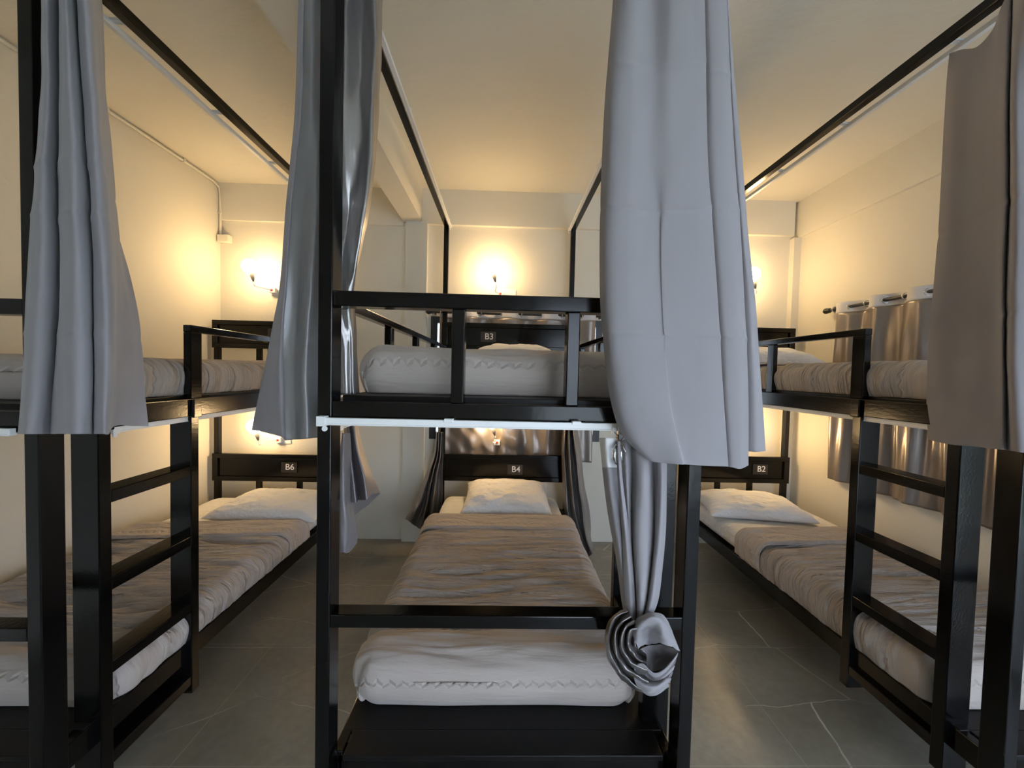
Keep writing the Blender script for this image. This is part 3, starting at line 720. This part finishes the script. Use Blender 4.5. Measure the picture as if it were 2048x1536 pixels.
cloth('middle_panel', rows, M_curt, t, 60, 400, .003, 9, creases=((1.846, .0, .004), (1.53, .0, .004), (2.17, 0, .003)))
rows = [row(-190, (1436, .955), (1446, .945), (1452, .96)), row(0, (1450, .955), (1455, .945), (1457, .96)), row(180, (1457, .955), (1465, .945), (1471, .96)), row(330, (1466, .955), (1476, .945), (1485, .96)),
        row(470, (1477, .955), (1487, .945), (1496, .96)), row(600, (1484, .955), (1500, .945), (1510, .96)), row(700, (1489, .955), (1505, .945), (1517, .96)), row(800, (1492, .955), (1510, .945), (1524, .96)),
        [*row(902, (1492, .955)), *row(904, (1512, .945)), *row(902, (1531, .96))]]
cloth('rear_panel', rows, M_curt, t, 50, 110, .003, 10)

# right bunk, grey curtain at the near corner
rp = (1.27, 1.22, 1.16, 1.10, 1.055, 1.02, 1.045, .985, .965, .95)
def RR(py, xs, dys=None):
    dys = dys or rp
    return row(py, *zip(xs, dys))
rows = [[*row(106, (1900, 1.25)), *row(98, (1925, 1.22)), *row(93, (1955, 1.17)), *row(60, (1985, 1.13)), *row(20, (2000, 1.10)), *row(-20, (2018, 1.09)), *row(-40, (2024, 1.11)), *row(-50, (2032, 1.05)), *row(-60, (2050, 1.0)), *row(-70, (2090, .97))],
        RR(170, (1894, 1.0*1912, 1945, 1975, 1996, 2014, 2020, 2028, 2050, 2090)),
        RR(350, (1883, 1902, 1935, 1966, 1990, 2012, 2018, 2026, 2048, 2092)),
        RR(520, (1872, 1892, 1928, 1962, 1988, 2006, 2012, 2024, 2046, 2094)),
        RR(680, (1858, 1882, 1922, 1958, 1988, 2005, 2010, 2022, 2050, 2098)),
        RR(800, (1853, 1874, 1912, 1950, 1986, 2006, 2012, 2026, 2056, 2104)),
        [*row(878, (1856, 1.27)), *row(884, (1876, 1.22)), *row(890, (1910, 1.16)), *row(893, (1948, 1.11)), *row(898, (1988, 1.05)), *row(899, (2006, 1.03)), *row(900, (2014, 1.045)), *row(903, (2032, .985)), *row(908, (2064, .965)), *row(912, (2110, .95))]]
tag(cloth('bunk_curtain', rows, M_curt, None, 180, 380, .004, 12, creases=((1.93, .0, .003), (1.62, .01, .003))), 'grey-brown curtain hanging at the near corner of the right bunk', 'curtain')

# lower middle bed: drapes on the left side track
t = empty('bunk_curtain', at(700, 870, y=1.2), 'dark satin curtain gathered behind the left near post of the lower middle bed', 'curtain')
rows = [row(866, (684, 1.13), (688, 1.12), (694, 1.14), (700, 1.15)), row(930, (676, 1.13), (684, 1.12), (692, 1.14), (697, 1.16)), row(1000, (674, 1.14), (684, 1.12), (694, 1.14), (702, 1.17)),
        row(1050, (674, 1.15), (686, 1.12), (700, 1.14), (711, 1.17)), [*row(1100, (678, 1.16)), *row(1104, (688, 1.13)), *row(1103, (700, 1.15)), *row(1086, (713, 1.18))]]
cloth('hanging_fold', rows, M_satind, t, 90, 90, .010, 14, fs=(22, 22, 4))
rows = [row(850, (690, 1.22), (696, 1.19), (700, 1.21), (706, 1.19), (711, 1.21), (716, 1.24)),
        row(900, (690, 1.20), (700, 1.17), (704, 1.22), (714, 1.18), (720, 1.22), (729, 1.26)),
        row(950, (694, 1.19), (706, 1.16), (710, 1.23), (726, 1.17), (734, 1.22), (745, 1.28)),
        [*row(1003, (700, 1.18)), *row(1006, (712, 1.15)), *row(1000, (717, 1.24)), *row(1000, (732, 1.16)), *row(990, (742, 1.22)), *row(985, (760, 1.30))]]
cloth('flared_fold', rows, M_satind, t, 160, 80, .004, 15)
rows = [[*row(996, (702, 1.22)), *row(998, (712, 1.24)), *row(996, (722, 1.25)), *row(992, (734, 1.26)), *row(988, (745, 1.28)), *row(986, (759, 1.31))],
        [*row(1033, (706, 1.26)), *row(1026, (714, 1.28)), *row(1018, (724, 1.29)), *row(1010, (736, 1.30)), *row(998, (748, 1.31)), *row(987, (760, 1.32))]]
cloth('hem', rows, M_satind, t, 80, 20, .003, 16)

# rear drapes of the lower middle bed
t = empty('bunk_curtain', at(860, 1000, y=2.85), 'brown-grey satin curtain tied back at the left rear post of the middle bunk', 'curtain')
dd = (2.92, 2.86, 2.90, 2.84, 2.90, 2.84, 2.90, 2.86)
rows = [row(864, *zip((872, 874, 876, 878, 880, 882, 884, 886), dd)),
        row(905, *zip((868, 871, 874, 876, 878, 881, 884, 886), dd)),
        row(950, *zip((850, 857, 862, 866, 869, 874, 880, 885), dd)),
        row(1000, *zip((832, 842, 850, 856, 860, 867, 876, 884), dd)),
        [*row(1038, (810, 2.92)), *row(1044, (820, 2.86)), *row(1052, (832, 2.90)), *row(1058, (842, 2.84)), *row(1058, (850, 2.90)), *row(1060, (858, 2.84)), *row(1052, (868, 2.90)), *row(1040, (880, 2.86))]]
cloth('satin_cloth', rows, M_satin, t, 170, 80, .010, 18, fs=(12, 12, 4))
t = empty('bunk_curtain', at(1150, 1000, y=2.8), 'grey satin curtain hanging to the floor at the right rear of the middle bunk', 'curtain')
dd = (2.9, 2.82, 2.86, 2.76, 2.84, 2.76, 2.84, 2.90)
rows = [row(852, *zip((1127, 1130, 1134, 1138, 1142, 1146, 1150, 1153), dd)),
        row(900, *zip((1124, 1128, 1133, 1139, 1145, 1151, 1157, 1162), dd)),
        row(960, *zip((1125, 1131, 1137, 1143, 1150, 1157, 1163, 1168), dd)),
        row(1030, *zip((1130, 1137, 1144, 1151, 1158, 1166, 1174, 1180), dd)),
        row(1075, *zip((1146, 1152, 1158, 1162, 1168, 1172, 1178, 1182), dd)),
        [*row(1098, (1158, 2.9)), *row(1106, (1162, 2.82)), *row(1108, (1168, 2.86)), *row(1112, (1172, 2.76)), *row(1112, (1178, 2.84)), *row(1108, (1184, 2.76)), *row(1104, (1188, 2.84)), *row(1098, (1190, 2.90))]]
cloth('satin_cloth', rows, M_satin, t, 170, 100, .012, 19, fs=(14, 14, 5))

# knotted curtain hanging from the front track
t = empty('knotted_curtain', at(1285, 900, y=.98), 'grey curtain knotted at the bottom hanging from the white track on hooks', 'curtain')
rows = [row(876, (1199, .985), (1212, .955), (1228, .965), (1233, .975)), row(905, (1202, .985), (1213, .955), (1228, .965), (1233, .975)), row(935, (1205, .985), (1216, .957), (1229, .967), (1234, .975))]
cloth('header_band', rows, M_head, t, 30, 20, .001, 21)
rows = [row(935, (1205, .985), (1216, .957), (1229, .967), (1234, .975)), row(1020, (1215, .985), (1226, .955), (1238, .960), (1246, .975)), row(1130, (1234, .985), (1242, .96), (1250, .96), (1258, .97)),
        row(1200, (1243, .985), (1250, .965), (1257, .965), (1264, .97)), row(1245, (1252, .985), (1258, .97), (1263, .97), (1268, .975))]
cloth('side_fold', rows, M_curt, t, 50, 90, .003, 22)
rows = [row(882, (1232, .965), (1236, .95), (1240, .96)), row(960, (1236, .955), (1240, .94), (1245, .95)), row(1080, (1245, .952), (1252, .937), (1260, .948)), row(1180, (1249, .955), (1260, .94), (1269, .95)), row(1240, (1256, .965), (1263, .95), (1270, .96))]
cloth('narrow_fold', rows, M_curt, t, 40, 90, .002, 23)
dk = (.985, .95, .97, .935, .93, .96, .935, .93, .965)
rows = [row(880, *zip((1240, 1252, 1262, 1272, 1290, 1300, 1312, 1324, 1333), (.985, .965, .985, .965, .96, .985, .965, .96, .985))),
        row(960, *zip((1243, 1254, 1264, 1276, 1292, 1306, 1318, 1326, 1333), (.985, .96, .985, .95, .945, .985, .955, .95, .985))),
        row(1060, *zip((1250, 1258, 1264, 1272, 1290, 1308, 1314, 1322, 1331), dk)),
        row(1140, *zip((1256, 1263, 1268, 1274, 1290, 1302, 1306, 1314, 1324), dk)),
        row(1200, *zip((1262, 1268, 1272, 1276, 1286, 1294, 1298, 1306, 1316), dk)),
        row(1245, *zip((1264, 1268, 1272, 1276, 1280, 1284, 1288, 1292, 1298), (.97, .955, .965, .95, .95, .96, .95, .95, .96)))]
cloth('hanging_cloth', rows, M_curt, t, 200, 120, .004, 24)
# the knot: a wrapped swirl, a puffed fold and the open hem
def knotrow(*p): return [at(px, py, y=y_) for px, py, y_ in p]
arc = ((1252, 1216), (1228, 1228), (1214, 1252), (1210, 1285), (1217, 1320), (1239, 1355), (1270, 1380), (1299, 1389))
ctr = (1276, 1284); rows = []
for k, dep in enumerate((.968, .925, .950, .912, .945, .905, .942, .905, .945, .925)):
    s_ = 1-k*.082
    rows.append([at(ctr[0]+(ax-ctr[0])*s_+k*1.2, ctr[1]+(ay-ctr[1])*(s_+.02*k*(ay > 1300)*-.3)+2.2*math.sin(q*1.9+k*2.1), y=dep+.006*math.sin(q*2.3+k)) for q, (ax, ay) in enumerate(arc)])
cloth('wrapped_swirl', rows, M_satin, t, 140, 150, .007, 26, fs=(26, 26, 26))
rows = [knotrow((1262, 1254, .95), (1276, 1236, .94), (1300, 1224, .93), (1322, 1228, .935), (1336, 1246, .95)),
        knotrow((1266, 1266, .935), (1278, 1248, .905), (1302, 1238, .888), (1328, 1246, .90), (1346, 1270, .94)),
        knotrow((1270, 1282, .925), (1280, 1266, .915), (1298, 1264, .935), (1326, 1268, .890), (1354, 1288, .93)),
        knotrow((1276, 1300, .915), (1284, 1292, .935), (1296, 1290, .965), (1326, 1288, .905), (1360, 1300, .93))]
cloth('puffed_fold', rows, M_curt, t, 110, 100, .007, 27, fs=(16, 16, 16))
rows = [knotrow((1258, 1316, .945), (1282, 1300, .955), (1308, 1292, .965), (1334, 1292, .955), (1359, 1300, .935)),
        knotrow((1260, 1330, .925), (1284, 1316, .945), (1310, 1316, .985), (1334, 1312, .975), (1354, 1308, .945)),
        knotrow((1264, 1338, .920), (1280, 1328, .925), (1304, 1342, .955), (1330, 1332, .955), (1352, 1314, .945))]
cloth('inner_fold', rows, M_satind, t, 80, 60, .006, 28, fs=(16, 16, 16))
for k in range(5):
    d0 = .905+.011*k; dy = k*6.5
    rows = [knotrow((1268+k*3, 1334+dy*.9, d0+.012), (1284+k, 1327+dy, d0), (1308, 1346+dy*.95, d0+.004), (1332-k, 1336+dy*.85, d0), (1356-k*3.4, 1306+dy*1.9, d0+.012)),
            knotrow((1269+k*3, 1342+dy*.9, d0+.016), (1285+k, 1334+dy, d0+.008), (1308, 1354+dy*.95, d0+.012), (1331-k, 1344+dy*.85, d0+.008), (1353-k*3.4, 1315+dy*1.9, d0+.016))]
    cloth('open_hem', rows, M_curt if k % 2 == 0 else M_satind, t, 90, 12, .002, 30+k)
rows = [knotrow((1266, 1338, .945), (1290, 1352, .965), (1318, 1356, .965), (1344, 1340, .95)),
        knotrow((1270, 1362, .925), (1292, 1372, .912), (1314, 1372, .912), (1336, 1360, .93)),
        knotrow((1282, 1381, .945), (1298, 1390, .93), (1318, 1388, .93), (1338, 1373, .945))]
cloth('lower_hem', rows, M_curt, t, 60, 50, .005, 36, fs=(20, 20, 20))
b2 = bmesh.new(); ring(b2, at(1235, 908, y=.955), (.75, -.55, .05), .024, .004); fin('eyelet_ring', b2, M_chrome, t, smooth=True)
b2 = bmesh.new(); ring(b2, at(1246, 906, y=.975), (.8, -.5, .05), .022, .004); fin('eyelet_ring', b2, M_chrome, t, smooth=True)
for hx, hy in ((1228, 876), (1239, 872), (1248, 872)):
    box('track_glider', *(lambda p: (p.x-.006, p.x+.006, p.y-.008, p.y+.006, p.z-.014, p.z+.006))(at(hx, 858, y=.992)), M_white, t, .002)
    p0 = at(hx, 864, y=.985); p1 = at(hx+3, 880, y=.975); p2 = at(hx-2, 893, y=.965); p3 = at(hx+4, 905, y=.962)
    tubeobj('curtain_hook', smoothpts([p0, (p0+p1)/2+Vector((.008, 0, 0)), p1, (p1+p2)/2-Vector((.006, 0, 0)), p2, p3], 24), .0014, M_chrome, t, 6)
